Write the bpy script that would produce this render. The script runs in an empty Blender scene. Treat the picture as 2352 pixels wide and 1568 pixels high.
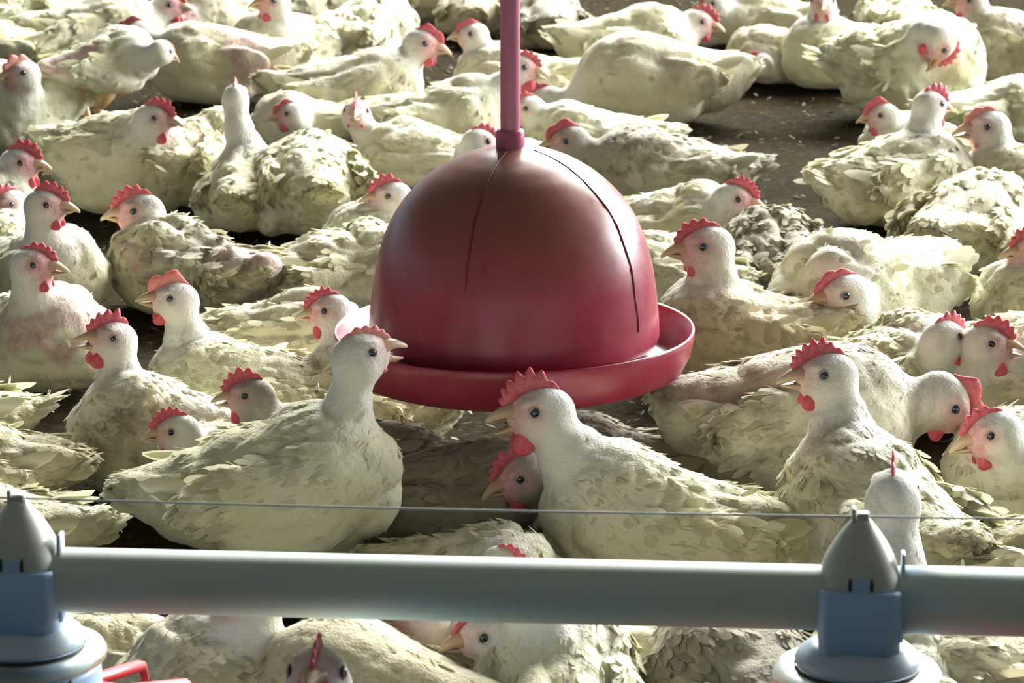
import bpy, math, random
import numpy as np
from mathutils import Vector, Matrix

C = bpy.context.scene.collection
SC = bpy.context.scene

# ------------------------------------------------------------------ camera
FPX = 7235.0                    # focal length in pixels of the 2352 px wide frame
CAM_H = 1.0
PITCH = math.radians(14.0)
cam_data = bpy.data.cameras.new('camera')
cam_data.sensor_fit = 'HORIZONTAL'
cam_data.sensor_width = 36.0
cam_data.lens = 36.0 * FPX / 2352.0
cam_data.clip_start = 0.05
cam_data.dof.use_dof = True
cam_data.dof.focus_distance = 3.3
cam_data.dof.aperture_fstop = 20.0
cam = bpy.data.objects.new('camera', cam_data)
C.objects.link(cam)
cam.location = (0, 0, CAM_H)
cam.rotation_euler = (math.radians(90) - PITCH, 0, 0)
SC.camera = cam

SC.view_settings.view_transform = 'Standard'
SC.view_settings.look = 'None'
SC.view_settings.gamma = 1.0
SC.view_settings.use_curve_mapping = False
SC.view_settings.exposure = 0.0

# ------------------------------------------------------------------ daylight of the open-sided barn
w = bpy.data.worlds.new('barn_daylight')
SC.world = w
w.use_nodes = True
nt = w.node_tree
nt.nodes.clear()
N = nt.nodes.new
L = nt.links.new
tc = N('ShaderNodeTexCoord')
sep = N('ShaderNodeSeparateXYZ'); L(tc.outputs['Generated'], sep.inputs[0])
ramp = N('ShaderNodeValToRGB')            # by elevation: litter, open sides, dim roof
cr = ramp.color_ramp
mr = N('ShaderNodeMapRange'); mr.inputs['From Min'].default_value = -1; mr.inputs['From Max'].default_value = 1
L(sep.outputs['Z'], mr.inputs['Value']); L(mr.outputs[0], ramp.inputs['Fac'])
stops = [(0.0, (.05, .045, .03)), (.49, (.06, .055, .04)), (.53, (.42, .55, .66)), (.60, (.50, .62, .68)), (.66, (.13, .125, .10)), (1.0, (.15, .13, .10))]
while len(cr.elements) < len(stops):
    cr.elements.new(.5)
for e, (p, c) in zip(cr.elements, stops):
    e.position = p; e.color = (*c, 1)
mra = N('ShaderNodeMapRange'); mra.inputs['From Min'].default_value = -.6; mra.inputs['From Max'].default_value = .9
mra.inputs['To Min'].default_value = .58; mra.inputs['To Max'].default_value = 1.3
L(sep.outputs['Y'], mra.inputs['Value'])
bg = N('ShaderNodeBackground'); L(ramp.outputs['Color'], bg.inputs['Color']); L(mra.outputs[0], bg.inputs['Strength'])
wo = N('ShaderNodeOutputWorld'); L(bg.outputs[0], wo.inputs['Surface'])

def area_light(name, loc, target, sx, sy, power, color):
    d = bpy.data.lights.new(name, 'AREA')
    d.shape = 'RECTANGLE'; d.size = sx; d.size_y = sy; d.energy = power; d.color = color
    o = bpy.data.objects.new(name, d); C.objects.link(o)
    o.location = loc
    o.rotation_euler = (Vector(target) - Vector(loc)).to_track_quat('-Z', 'Y').to_euler()
    return o

area_light('far_side_opening', (3.6, 15.0, 7.4), (0, 3.6, 0), 9.0, 3.2, 7400, (1.0, .99, .95))
area_light('right_side_opening', (5.5, 7.0, 2.2), (0, 3.4, .1), 5.0, 2.4, 1100, (1.0, 1.0, 1.0))

# ------------------------------------------------------------------ helpers
def ray(px, py):
    return Vector((
        (px - 1176) / FPX,
        math.cos(PITCH) + math.sin(PITCH) * (784 - py) / FPX,
        -math.sin(PITCH) + math.cos(PITCH) * (784 - py) / FPX))

def at_height(px, py, z):
    d = ray(px, py)
    return Vector((0, 0, CAM_H)) + d * ((z - CAM_H) / d.z)

def at_depth(px, py, y):
    d = ray(px, py)
    return Vector((0, 0, CAM_H)) + d * (y / d.y)

def link(name, me, mat, parent=None, smooth=True):
    o = bpy.data.objects.new(name, me)
    C.objects.link(o)
    if mat is not None and not me.materials:
        me.materials.append(mat)
    if smooth and len(me.polygons):
        me.polygons.foreach_set('use_smooth', np.ones(len(me.polygons), dtype=bool))
    if parent is not None:
        o.parent = parent
    return o

def mesh_from(name, V, F):
    me = bpy.data.meshes.new(name)
    V = np.asarray(V, dtype=np.float32)
    if isinstance(F, np.ndarray):
        n, k = F.shape
        me.vertices.add(len(V)); me.vertices.foreach_set('co', V.ravel())
        me.loops.add(n * k); me.loops.foreach_set('vertex_index', F.astype(np.int32).ravel())
        me.polygons.add(n)
        me.polygons.foreach_set('loop_start', np.arange(0, n * k, k, dtype=np.int32))
        me.update(calc_edges=True)
        me.validate()
    else:
        me.from_pydata([tuple(v) for v in V], [], F)
        me.update()
    return me

def tag(o, label=None, cat=None, group=None, kind=None):
    if label: o['label'] = label
    if cat: o['category'] = cat
    if group: o['group'] = group
    if kind: o['kind'] = kind
    return o

def empty(name, loc, rz=0.0, scale=1.0):
    o = bpy.data.objects.new(name, None)
    C.objects.link(o)
    o.empty_display_size = .05
    o.location = loc
    o.rotation_euler = (0, 0, rz)
    o.scale = (scale,) * 3
    return o

def loft(rings, cap=True):
    """rings: list of lists of points with equal counts"""
    V = [p for r in rings for p in r]
    n = len(rings[0])
    F = []
    for i in range(len(rings) - 1):
        for j in range(n):
            a = i * n + j; b = i * n + (j + 1) % n
            F.append((a, b, b + n, a + n))
    if cap:
        F.append(tuple(range(n - 1, -1, -1)))
        F.append(tuple(range((len(rings) - 1) * n, len(rings) * n)))
    return V, F

def lathe(profile, seg=96, x0=0, y0=0):
    return loft([[(x0 + r * math.cos(2 * math.pi * k / seg), y0 + r * math.sin(2 * math.pi * k / seg), z) for k in range(seg)] for r, z in profile], cap=False)

def tube(pts, radius, seg=12):
    pts = [Vector(p) for p in pts]
    rad = radius if isinstance(radius, (list, tuple)) else [radius] * len(pts)
    rings = []
    prev = None
    for i, p in enumerate(pts):
        t = (pts[min(i + 1, len(pts) - 1)] - pts[max(i - 1, 0)]).normalized()
        if prev is None:
            a = t.orthogonal().normalized()
        else:
            a = (prev - t * prev.dot(t)).normalized()
        prev = a
        b = t.cross(a)
        rings.append([p + (a * math.cos(2 * math.pi * k / seg) + b * math.sin(2 * math.pi * k / seg)) * rad[i] for k in range(seg)])
    return loft(rings)

def join(*parts):
    V, F = [], []
    for v, f in parts:
        n = len(V)
        V += [tuple(p) for p in v]
        F += [tuple(i + n for i in g) for g in f]
    return V, F

def box(cx, cy, cz, sx, sy, sz, bev=0.0):
    """box with chamfered vertical edges"""
    hx, hy, hz = sx / 2, sy / 2, sz / 2
    b = min(bev, hx * .9, hy * .9)
    outline = [(-hx + b, -hy), (hx - b, -hy), (hx, -hy + b), (hx, hy - b), (hx - b, hy), (-hx + b, hy), (-hx, hy - b), (-hx, -hy + b)] if b > 0 else [(-hx, -hy), (hx, -hy), (hx, hy), (-hx, hy)]
    return loft([[(cx + x * k, cy + y * k, cz + z) for x, y in outline] for z, k in ((-hz, .985), (-hz + b * .5, 1), (hz - b * .5, 1), (hz, .985))])

# ------------------------------------------------------------------ vectorised value noise
def _hash(i, j, k, seed):
    h = (i * 374761393 + j * 668265263 + k * 2147483647 + seed * 974634777) & 0xFFFFFFFF
    h = ((h ^ (h >> 13)) * 1274126177) & 0xFFFFFFFF
    h = ((h ^ (h >> 15)) * 2246822519) & 0xFFFFFFFF
    return ((h ^ (h >> 16)) & 0xFFFFFF).astype(np.float64) / 0xFFFFFF * 2 - 1

def vnoise(P, freq, seed=0):
    Q = np.asarray(P, dtype=np.float64) * freq + 1000.5
    I = np.floor(Q).astype(np.int64)
    f = Q - I
    f = f * f * f * (f * (f * 6 - 15) + 10)
    out = 0
    for dx in (0, 1):
        for dy in (0, 1):
            for dz in (0, 1):
                wgt = (f[:, 0] if dx else 1 - f[:, 0]) * (f[:, 1] if dy else 1 - f[:, 1]) * (f[:, 2] if dz else 1 - f[:, 2])
                out = out + wgt * _hash(I[:, 0] + dx, I[:, 1] + dy, I[:, 2] + dz, seed)
    return out

def sstep(a, b, x):
    t = np.clip((x - a) / (b - a), 0, 1)
    return t * t * (3 - 2 * t)

# ------------------------------------------------------------------ materials
def new_mat(name):
    m = bpy.data.materials.new(name)
    m.use_nodes = True
    t = m.node_tree
    b = t.nodes['Principled BSDF']
    return m, t, b

def noise_node(t, scale, detail=4, rough=.55, vec=None, dist=0.0):
    n = t.nodes.new('ShaderNodeTexNoise')
    n.inputs['Scale'].default_value = scale
    n.inputs['Detail'].default_value = detail
    n.inputs['Roughness'].default_value = rough
    n.inputs['Distortion'].default_value = dist
    if vec is not None:
        t.links.new(vec, n.inputs['Vector'])
    return n

def ramp_node(t, fac, stops):
    r = t.nodes.new('ShaderNodeValToRGB')
    while len(r.color_ramp.elements) < len(stops):
        r.color_ramp.elements.new(.5)
    for e, (p, c) in zip(r.color_ramp.elements, stops):
        e.position = p
        e.color = (*c, 1) if len(c) == 3 else c
    t.links.new(fac, r.inputs['Fac'])
    return r

def mix_node(t, fac, a, b, blend='MIX'):
    m = t.nodes.new('ShaderNodeMix')
    m.data_type = 'RGBA'; m.blend_type = blend
    for sock, v in ((m.inputs['Factor'], fac), (m.inputs['A'], a), (m.inputs['B'], b)):
        if isinstance(v, (int, float)):
            sock.default_value = v
        elif isinstance(v, tuple):
            sock.default_value = (*v, 1) if len(v) == 3 else v
        else:
            t.links.new(v, sock)
    # Factor is ambiguous by name in the RGBA mix node: set the float one
    return m

def mixc(t, fac, a, b, blend='MIX'):
    m = t.nodes.new('ShaderNodeMix')
    m.data_type = 'RGBA'; m.blend_type = blend
    ins = (m.inputs[0], m.inputs[6], m.inputs[7])
    for sock, v in zip(ins, (fac, a, b)):
        if isinstance(v, (int, float)):
            sock.default_value = v
        elif isinstance(v, tuple):
            sock.default_value = (*v, 1) if len(v) == 3 else v
        else:
            t.links.new(v, sock)
    return m.outputs[2]

def math_node(t, op, a, b=None):
    m = t.nodes.new('ShaderNodeMath'); m.operation = op
    for s, v in zip(m.inputs, (a, b)):
        if v is None: continue
        if isinstance(v, (int, float)): s.default_value = v
        else: t.links.new(v, s)
    return m.outputs[0]

def bump(t, b, height, strength, dist):
    n = t.nodes.new('ShaderNodeBump')
    n.inputs['Strength'].default_value = strength
    n.inputs['Distance'].default_value = dist
    t.links.new(height, n.inputs['Height'])
    t.links.new(n.outputs[0], b.inputs['Normal'])
    return n

def plumage_material(name, cards):
    m, t, b = new_mat(name)
    L = t.links.new
    tc = t.nodes.new('ShaderNodeTexCoord')
    oi = t.nodes.new('ShaderNodeObjectInfo')
    off = t.nodes.new('ShaderNodeVectorMath'); off.operation = 'ADD'
    sc = t.nodes.new('ShaderNodeVectorMath'); sc.operation = 'SCALE'
    L(oi.outputs['Color'], sc.inputs[0]); sc.inputs['Scale'].default_value = 37.0
    L(tc.outputs['Object'], off.inputs[0]); L(sc.outputs[0], off.inputs[1])
    vec = off.outputs[0]
    colsep = t.nodes.new('ShaderNodeSeparateColor'); L(oi.outputs['Color'], colsep.inputs[0])
    tint, dirt, rnd = colsep.outputs[0], colsep.outputs[1], colsep.outputs[2]
    n1 = noise_node(t, 11, 3, .5, vec)
    base = ramp_node(t, n1.outputs['Fac'], [(.25, (.735, .732, .59)), (.55, (.68, .663, .46)), (.8, (.575, .552, .32))]).outputs[0]
    base = mixc(t, tint, base, (.52, .45, .28))
    at = t.nodes.new('ShaderNodeAttribute'); at.attribute_name = 'mark'
    base = mixc(t, math_node(t, 'MULTIPLY', at.outputs['Alpha'], .8), base, (.80, .80, .76))      # whiter hackles and head
    # soiling: brown grey smears
    n2 = noise_node(t, 15, 6, .68, vec, .6)
    thr = math_node(t, 'SUBTRACT', 1.02, math_node(t, 'MULTIPLY', dirt, .62))
    d = math_node(t, 'MULTIPLY', math_node(t, 'SUBTRACT', n2.outputs['Fac'], math_node(t, 'SUBTRACT', thr, .30)), 5.0)
    cl = t.nodes.new('ShaderNodeClamp'); L(d, cl.inputs[0])
    base = mixc(t, math_node(t, 'MULTIPLY', cl.outputs[0], .72), base, (.27, .235, .18))
    if not cards:
        s2 = t.nodes.new('ShaderNodeSeparateColor'); L(at.outputs['Color'], s2.inputs[0])
        n3 = noise_node(t, 130, 4, .6, vec)
        skin = ramp_node(t, n3.outputs['Fac'], [(.3, (.60, .28, .29)), (.7, (.74, .47, .46))]).outputs[0]
        base = mixc(t, s2.outputs[0], base, skin)
        bare = ramp_node(t, n3.outputs['Fac'], [(.3, (.42, .31, .27)), (.7, (.66, .50, .44))]).outputs[0]
        base = mixc(t, s2.outputs[1], base, bare)
        base = mixc(t, s2.outputs[2], base, (.16, .10, .09))
    L(base, b.inputs['Base Color'])
    b.inputs['Roughness'].default_value = .75
    b.inputs['Specular IOR Level'].default_value = .18
    b.inputs['Sheen Weight'].default_value = .25
    b.inputs['Sheen Roughness'].default_value = .4
    if cards:
        out = [n for n in t.nodes if n.type == 'OUTPUT_MATERIAL'][0]
        tr = t.nodes.new('ShaderNodeBsdfTranslucent'); L(base, tr.inputs['Color'])
        mx = t.nodes.new('ShaderNodeMixShader'); mx.inputs[0].default_value = .30
        L(b.outputs[0], mx.inputs[1]); L(tr.outputs[0], mx.inputs[2]); L(mx.outputs[0], out.inputs['Surface'])
    else:
        n4 = noise_node(t, 60, 5, .7, vec)
        n5 = noise_node(t, 320, 3, .7, vec)
        h = math_node(t, 'ADD', n4.outputs['Fac'], math_node(t, 'MULTIPLY', n5.outputs['Fac'], .3))
        bump(t, b, h, .55, .006)
    return m

M_BODY = plumage_material('white_plumage', False)
M_FEATHER = plumage_material('white_feather', True)

def flesh_material(name, c1, c2, rough=.5, scale=220):
    m, t, b = new_mat(name)
    tc = t.nodes.new('ShaderNodeTexCoord')
    n = noise_node(t, scale, 4, .6, tc.outputs['Object'])
    r = ramp_node(t, n.outputs['Fac'], [(.3, c1), (.7, c2)])
    t.links.new(r.outputs[0], b.inputs['Base Color'])
    b.inputs['Roughness'].default_value = rough
    b.inputs['Subsurface Weight'].default_value = .25
    b.inputs['Subsurface Radius'].default_value = (1.0, .25, .2)
    b.inputs['Subsurface Scale'].default_value = .004
    bump(t, b, n.outputs['Fac'], .5, .002)
    return m

M_COMB = flesh_material('red_comb_flesh', (.50, .075, .115), (.64, .17, .21))
M_COMB_PALE = flesh_material('pale_comb_flesh', (.66, .24, .22), (.76, .36, .32))
M_LID = flesh_material('eyelid_skin', (.50, .30, .28), (.64, .42, .38))
M_WATTLE = flesh_material('wattle_flesh', (.50, .05, .08), (.66, .12, .16))
M_MOUTH = flesh_material('mouth_flesh', (.22, .05, .06), (.36, .10, .11))

def beak_material():
    m, t, b = new_mat('horn_beak')
    tc = t.nodes.new('ShaderNodeTexCoord')
    sp = t.nodes.new('ShaderNodeSeparateXYZ'); t.links.new(tc.outputs['Object'], sp.inputs[0])
    mr = t.nodes.new('ShaderNodeMapRange')
    mr.inputs['From Min'].default_value = .022; mr.inputs['From Max'].default_value = .058
    t.links.new(sp.outputs['X'], mr.inputs['Value'])
    r = ramp_node(t, mr.outputs[0], [(0, (.55, .27, .22)), (.35, (.50, .33, .22)), (1, (.62, .50, .33))])
    n = noise_node(t, 240, 3, .5, tc.outputs['Object'])
    t.links.new(mixc(t, .25, r.outputs[0], n.outputs['Color'], 'SOFT_LIGHT'), b.inputs['Base Color'])
    b.inputs['Roughness'].default_value = .38
    return m
M_BEAK = beak_material()

def eye_material():
    m, t, b = new_mat('dark_eye')
    tc = t.nodes.new('ShaderNodeTexCoord')
    sp = t.nodes.new('ShaderNodeSeparateXYZ'); t.links.new(tc.outputs['Object'], sp.inputs[0])
    r2 = math_node(t, 'ADD', math_node(t, 'MULTIPLY', sp.outputs['X'], sp.outputs['X']), math_node(t, 'MULTIPLY', sp.outputs['Z'], sp.outputs['Z']))
    rr = math_node(t, 'MULTIPLY', math_node(t, 'SQRT', r2), 1 / .0062)
    r = ramp_node(t, rr, [(.40, (.004, .004, .006)), (.50, (.05, .09, .12)), (.75, (.03, .06, .09)), (.9, (.015, .015, .02))])
    t.links.new(r.outputs[0], b.inputs['Base Color'])
    b.inputs['Roughness'].default_value = .08
    b.inputs['Coat Weight'].default_value = .6
    return m
M_EYE = eye_material()

def plain(name, col, rough=.5, var=.15, scale=40, metal=0.0, bumps=0.0):
    m, t, b = new_mat(name)
    tc = t.nodes.new('ShaderNodeTexCoord')
    n = noise_node(t, scale, 5, .6, tc.outputs['Object'])
    lo = tuple(c * (1 - var) for c in col); hi = tuple(min(1, c * (1 + var)) for c in col)
    r = ramp_node(t, n.outputs['Fac'], [(.3, lo), (.7, hi)])
    t.links.new(r.outputs[0], b.inputs['Base Color'])
    b.inputs['Roughness'].default_value = rough
    b.inputs['Metallic'].default_value = metal
    if bumps:
        bump(t, b, n.outputs['Fac'], bumps, .002)
    return m
# ------------------------------------------------------------------ chickens: one continuous body surface from blended solids
def ell(P, c, r, R=None):
    q = P - np.asarray(c)
    if R is not None:
        q = q @ R
    r = np.asarray(r)
    k0 = np.sqrt(((q / r) ** 2).sum(1)) + 1e-9
    k1 = np.sqrt(((q / (r * r)) ** 2).sum(1)) + 1e-9
    return k0 * (k0 - 1) / k1

def smin(a, b, k):
    h = np.clip(.5 + .5 * (b - a) / k, 0, 1)
    return b + (a - b) * h - k * h * (1 - h)

def chain(P, pts, rad):
    d = None
    for a, b, ra, rb in zip(pts[:-1], pts[1:], rad[:-1], rad[1:]):
        ab = b - a
        t = np.clip(((P - a) @ ab) / (ab @ ab + 1e-12), 0, 1)
        q = P - a - t[:, None] * ab
        e = np.sqrt((q * q).sum(1)) - (ra + (rb - ra) * t)
        d = e if d is None else np.minimum(d, e)
    return d

def rot_y(a):
    c, s = math.cos(a), math.sin(a)
    return np.array([[c, 0, s], [0, 1, 0], [-s, 0, c]])

def rot_z(a):
    c, s = math.cos(a), math.sin(a)
    return np.array([[c, -s, 0], [s, c, 0], [0, 0, 1]])

def rot_x(a):
    c, s = math.cos(a), math.sin(a)
    return np.array([[1, 0, 0], [0, c, -s], [0, s, c]])

WR = {s: rot_z(-.16 * s) @ rot_y(.10) @ rot_x(.16 * s) for s in (1, -1)}

BK = .90

def body_sdf(P, B, torso=False):
    """P in the bird's own frame (x forward, z up)"""
    Q = ((P - B['piv']) @ B['Rb']) / B['K'] + np.array([0, 0, .07])
    f = B['fat']
    d = ell(Q, (0, 0, .069), (.116, .076 * f, .071))
    d = smin(d, ell(Q, (.062, 0, .068), (.068, .066 * f, .069)), .04)
    d = smin(d, ell(Q, (-.09, 0, .078), (.058, .052 * f, .048)), .04)
    d = smin(d, ell(Q, (-.142, 0, .098), (.036, .030, .022), rot_y(.5)), .035)
    d = smin(d, ell(Q, (.015, 0, .115), (.075, .048, .030)), .03)
    for s in (1, -1):
        d = smin(d, ell(Q, (-.012, s * .066 * f, .083), (.094, .017, .043), WR[s]), .010)
        d = smin(d, ell(Q, (.052, s * .056 * f, .088), (.040, .026, .036)), .022)
        d = smin(d, ell(Q, (-.005, s * .062 * f, .034), (.062, .030, .034)), .02)
    d = d * B['K'].min()
    if torso: return d
    nk = chain(P, B['npts'], B['nrad'])
    d = smin(d, nk, .034)
    H = (P - B['hc']) @ B['Rh'] / B['hs']
    hd = ell(H, (-.006, 0, .0015), (.0300, .0230, .0250))
    hd = smin(hd, ell(H, (.013, 0, -.001), (.0215, .0148, .0165), rot_y(.16)), .012)
    hd = smin(hd, ell(H, (.004, 0, -.014), (.024, .019, .015)), .012)
    for s in (1, -1):
        hd = smin(hd, ell(H, (.006, s * .0165, .0135), (.013, .006, .004)), .006)      # brow
        hd = smin(hd, ell(H, (-.008, s * .0185, -.010), (.013, .007, .012)), .008)    # cheek
    d = smin(d, hd * B['hs'], .015)
    if B['lift'] == 0:
        d = np.maximum(d, .0015 - P[:, 2])
    return d

def grad(P, B, e=.0012):
    K = np.array([[1, -1, -1], [-1, -1, 1], [-1, 1, -1], [1, 1, 1]], dtype=float)
    g = sum(k[None, :] * body_sdf(P + k * e, B)[:, None] for k in K) / (4 * e)
    return g

def surface_nets(f, o, h):
    s = f < 0
    nx, ny, nz = (n - 1 for n in f.shape)
    cnt = np.zeros((nx, ny, nz), dtype=np.int8)
    for a in (0, 1):
        for b in (0, 1):
            for c in (0, 1):
                cnt += s[a:a + nx, b:b + ny, c:c + nz]
    act = (cnt > 0) & (cnt < 8)
    I = np.argwhere(act)
    idx = -np.ones((nx, ny, nz), dtype=np.int64)
    idx[act] = np.arange(len(I))
    acc = np.zeros((len(I), 3)); num = np.zeros(len(I))
    cor = [(a, b, c) for a in (0, 1) for b in (0, 1) for c in (0, 1)]
    for p in cor:
        for ax in range(3):
            if p[ax]: continue
            q = list(p); q[ax] = 1
            fa = f[I[:, 0] + p[0], I[:, 1] + p[1], I[:, 2] + p[2]]
            fb = f[I[:, 0] + q[0], I[:, 1] + q[1], I[:, 2] + q[2]]
            x = (fa < 0) != (fb < 0)
            t = np.where(x, fa / np.where(x, fa - fb, 1), 0)
            v = np.array(p, dtype=float)[None, :].repeat(len(I), 0)
            v[:, ax] += t
            acc[x] += v[x]; num[x] += 1
    V = (I + acc / num[:, None]) * h + o
    F = []
    for ax in range(3):
        u, v = [(1, 2), (2, 0), (0, 1)][ax]
        a = [slice(None)] * 3; b = [slice(None)] * 3
        a[ax] = slice(0, -1); b[ax] = slice(1, None)
        sa, sb = s[tuple(a)], s[tuple(b)]
        E = np.argwhere(sa != sb)
        sg = sa[E[:, 0], E[:, 1], E[:, 2]]
        ok = (E[:, u] > 0) & (E[:, v] > 0) & (E[:, u] < f.shape[u] - 1) & (E[:, v] < f.shape[v] - 1)
        E, sg = E[ok], sg[ok]
        def cell(du, dv):
            G = E.copy(); G[:, u] -= du; G[:, v] -= dv
            return idx[G[:, 0], G[:, 1], G[:, 2]]
        q = np.stack([cell(1, 1), cell(0, 1), cell(0, 0), cell(1, 0)], 1)
        q[~sg] = q[~sg][:, ::-1]
        F.append(q)
    return V, np.concatenate(F)

def bezier(p0, p1, p2, p3, n):
    t = np.linspace(0, 1, n)[:, None]
    return (1 - t) ** 3 * p0 + 3 * (1 - t) ** 2 * t * p1 + 3 * (1 - t) * t * t * p2 + t ** 3 * p3

def head_matrix(yaw, pitch, roll):
    return rot_z(math.radians(yaw)) @ rot_y(-math.radians(pitch)) @ rot_x(math.radians(roll))

# ---- head parts, all in the head's own frame
def comb_mesh(rng, height, points, length=1.0, droop=0.0):
    n = 46
    x0, z0 = .037, .006
    ts = np.linspace(0, 1, n)
    base = np.array([bezier(np.array([x0, 0, z0]), np.array([.030, 0, .019]), np.array([.012, 0, .030 * 1.0]), np.array([.012 - .032 * length, 0, .025]), n)]).reshape(n, 3)
    jit = [rng.uniform(.7, 1.15) for _ in range(points + 2)]
    rings = []
    for i, t in enumerate(ts):
        env = math.sin(math.pi * min(1, .12 + t * .86)) ** .75 * (.45 + .75 * t if t < .75 else 1.0125 - 1.9 * (t - .75))
        ph = t * points
        k = int(ph); u = abs((ph - k) * 2 - 1)
        saw = (1 - u ** 1.5) * jit[k]
        h = height * max(.03, env) * (.58 + .5 * saw)
        tan = base[min(i + 1, n - 1)] - base[max(i - 1, 0)]
        nrm = np.array([-tan[2], 0, tan[0]]); nrm = -nrm / (np.linalg.norm(nrm) + 1e-9)
        if nrm[2] < 0 and nrm[0] < 0: nrm = -nrm
        lean = np.array([-.25 * h * t, droop * h, 0])
        b0 = base[i] - nrm * .004
        w = .0030 * (1 if 2 < i < n - 3 else .4)
        mid = base[i] + nrm * h * .55 + lean * .5
        top = base[i] + nrm * h + lean
        y = np.array([0, 1, 0])
        rings.append([b0 - y * w, mid - y * w * .62, top - y * .0005, top + y * .0005, mid + y * w * .62, b0 + y * w])
    return loft(rings)

def wattle_mesh(s, size):
    V, F = [], []
    nu, nv = 12, 14
    for i in range(nu + 1):
        a = math.pi * i / nu
        for j in range(nv):
            p = 2 * math.pi * j / nv
            z = -math.cos(a); r = math.sin(a)
            wid = (.75 - .35 * z)
            x = r * math.cos(p) * wid * .0125; y = r * math.sin(p) * .0042
            V.append((.0165 + x * size - z * .002, s * (.0105 + .0015 * (1 - z)) + y, -.0160 + (z - .70) * .0135 * size))
    for i in range(nu):
        for j in range(nv):
            a = i * nv + j; b = i * nv + (j + 1) % nv
            F.append((a, b, b + nv, a + nv))
    return V, F

def beak_mesh(upper, gape):
    rings = []
    n, m = 14, 14
    ca, sa = math.cos(gape), math.sin(gape)
    for i in range(n):
        t = i / (n - 1)
        if upper:
            x = .018 + .038 * t
            zt = .0130 - .0060 * t - .0140 * t ** 2.4
            zb = -.0065 + .0035 * math.sin(math.pi * min(1, t * 1.15)) * (1 if t < .87 else 1) - .0035 * t ** 3
            w = .0158 * (1 - t) ** .72 * (1 - .15 * t) + .0006
        else:
            x = .017 + .034 * t
            zt = -.0068 + .0005 * t
            zb = -.0190 + .0112 * t ** 1.2
            w = .0130 * (1 - t) ** .65 + .0006
        h = max(zt - zb, .0008)
        ring = []
        for k in range(m):
            a = 2 * math.pi * k / m
            cx, cz = math.cos(a), math.sin(a)
            if upper:
                z = zb + (h * max(0, cz) ** .85 if cz > 0 else cz * .0012)
            else:
                z = zt + (-h * max(0, -cz) ** .85 if cz < 0 else cz * .0006)
            yy = w * (abs(cx) ** .85) * (1 if cx > 0 else -1)
            px, pz = x, z
            if not upper:
                dx, dz = x - .017, z + .0068
                px = .017 + dx * ca + dz * sa
                pz = -.0068 - dx * sa + dz * ca
            ring.append((px, yy, pz))
        rings.append(ring)
    return loft(rings)

def sphere_mesh(name, r, nu=12, nv=16, sx=1, sy=1, sz=1):
    V, F = [], []
    for i in range(nu + 1):
        a = math.pi * i / nu
        for j in range(nv):
            p = 2 * math.pi * j / nv
            V.append((r * sx * math.sin(a) * math.cos(p), r * sy * math.sin(a) * math.sin(p), r * sz * math.cos(a)))
    for i in range(nu):
        for j in range(nv):
            a = i * nv + j; b = i * nv + (j + 1) % nv
            F.append((a, a + nv, b + nv, b))
    return mesh_from(name, V, F)

EYE_MESH = sphere_mesh('eye', .0062)
NOSTRIL_MESH = sphere_mesh('nostril', .0016, 6, 8, 2.0, .6, .55)
TONGUE_MESH = sphere_mesh('tongue', .006, 8, 10, 2.3, .8, .32)

def ring_mesh():
    pts = [(.0064 * math.cos(a), 0, .0058 * math.sin(a)) for a in np.linspace(0, 2 * math.pi, 21)]
    return tube(pts, .0009, 8)
EYELID_MESH = mesh_from('eyelid', *ring_mesh())

def put_in_head(o, B, loc=(0, 0, 0), extra=None):
    R = B['Rh'] if extra is None else B['Rh'] @ extra
    p = B['hc'] + B['Rh'] @ np.asarray(loc) * B['hs']
    o.scale = (B['hs'],) * 3
    o.location = p
    o.rotation_euler = Matrix(R.tolist()).to_euler()

# ---- feather vanes laid over the body
FU = np.array([0, .30, .62, .86, 1.0]); FW = np.array([.50, .95, 1.0, .72, .10])

def vanes(P, Nn, D, Lh, Wd, lift, curl):
    """P base, Nn normal, D flow direction, all (n,3)"""
    n = len(P)
    D = D - (D * Nn).sum(1)[:, None] * Nn
    D /= np.linalg.norm(D, axis=1)[:, None] + 1e-9
    S = np.cross(Nn, D)
    T = D * np.cos(lift)[:, None] + Nn * np.sin(lift)[:, None]
    U = Nn * np.cos(lift)[:, None] - D * np.sin(lift)[:, None]
    V = np.zeros((n, len(FU), 3, 3))
    for i, (u, fw) in enumerate(zip(FU, FW)):
        c = P + T * (Lh * u)[:, None] - U * (Lh * curl * u * u)[:, None]
        V[:, i, 0] = c - S * (Wd * fw * .5)[:, None] - U * (Wd * fw * .10)[:, None]
        V[:, i, 1] = c
        V[:, i, 2] = c + S * (Wd * fw * .5)[:, None] - U * (Wd * fw * .10)[:, None]
    k = len(FU) * 3
    q = []
    for i in range(len(FU) - 1):
        for j in range(2):
            a = i * 3 + j
            q.append((a, a + 3, a + 4, a + 1))
    q = np.array(q)
    F = (np.arange(n)[:, None, None] * k + q[None]).reshape(-1, 4)
    return V.reshape(-1, 3), F, np.repeat(Nn, k, axis=0)

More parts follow.
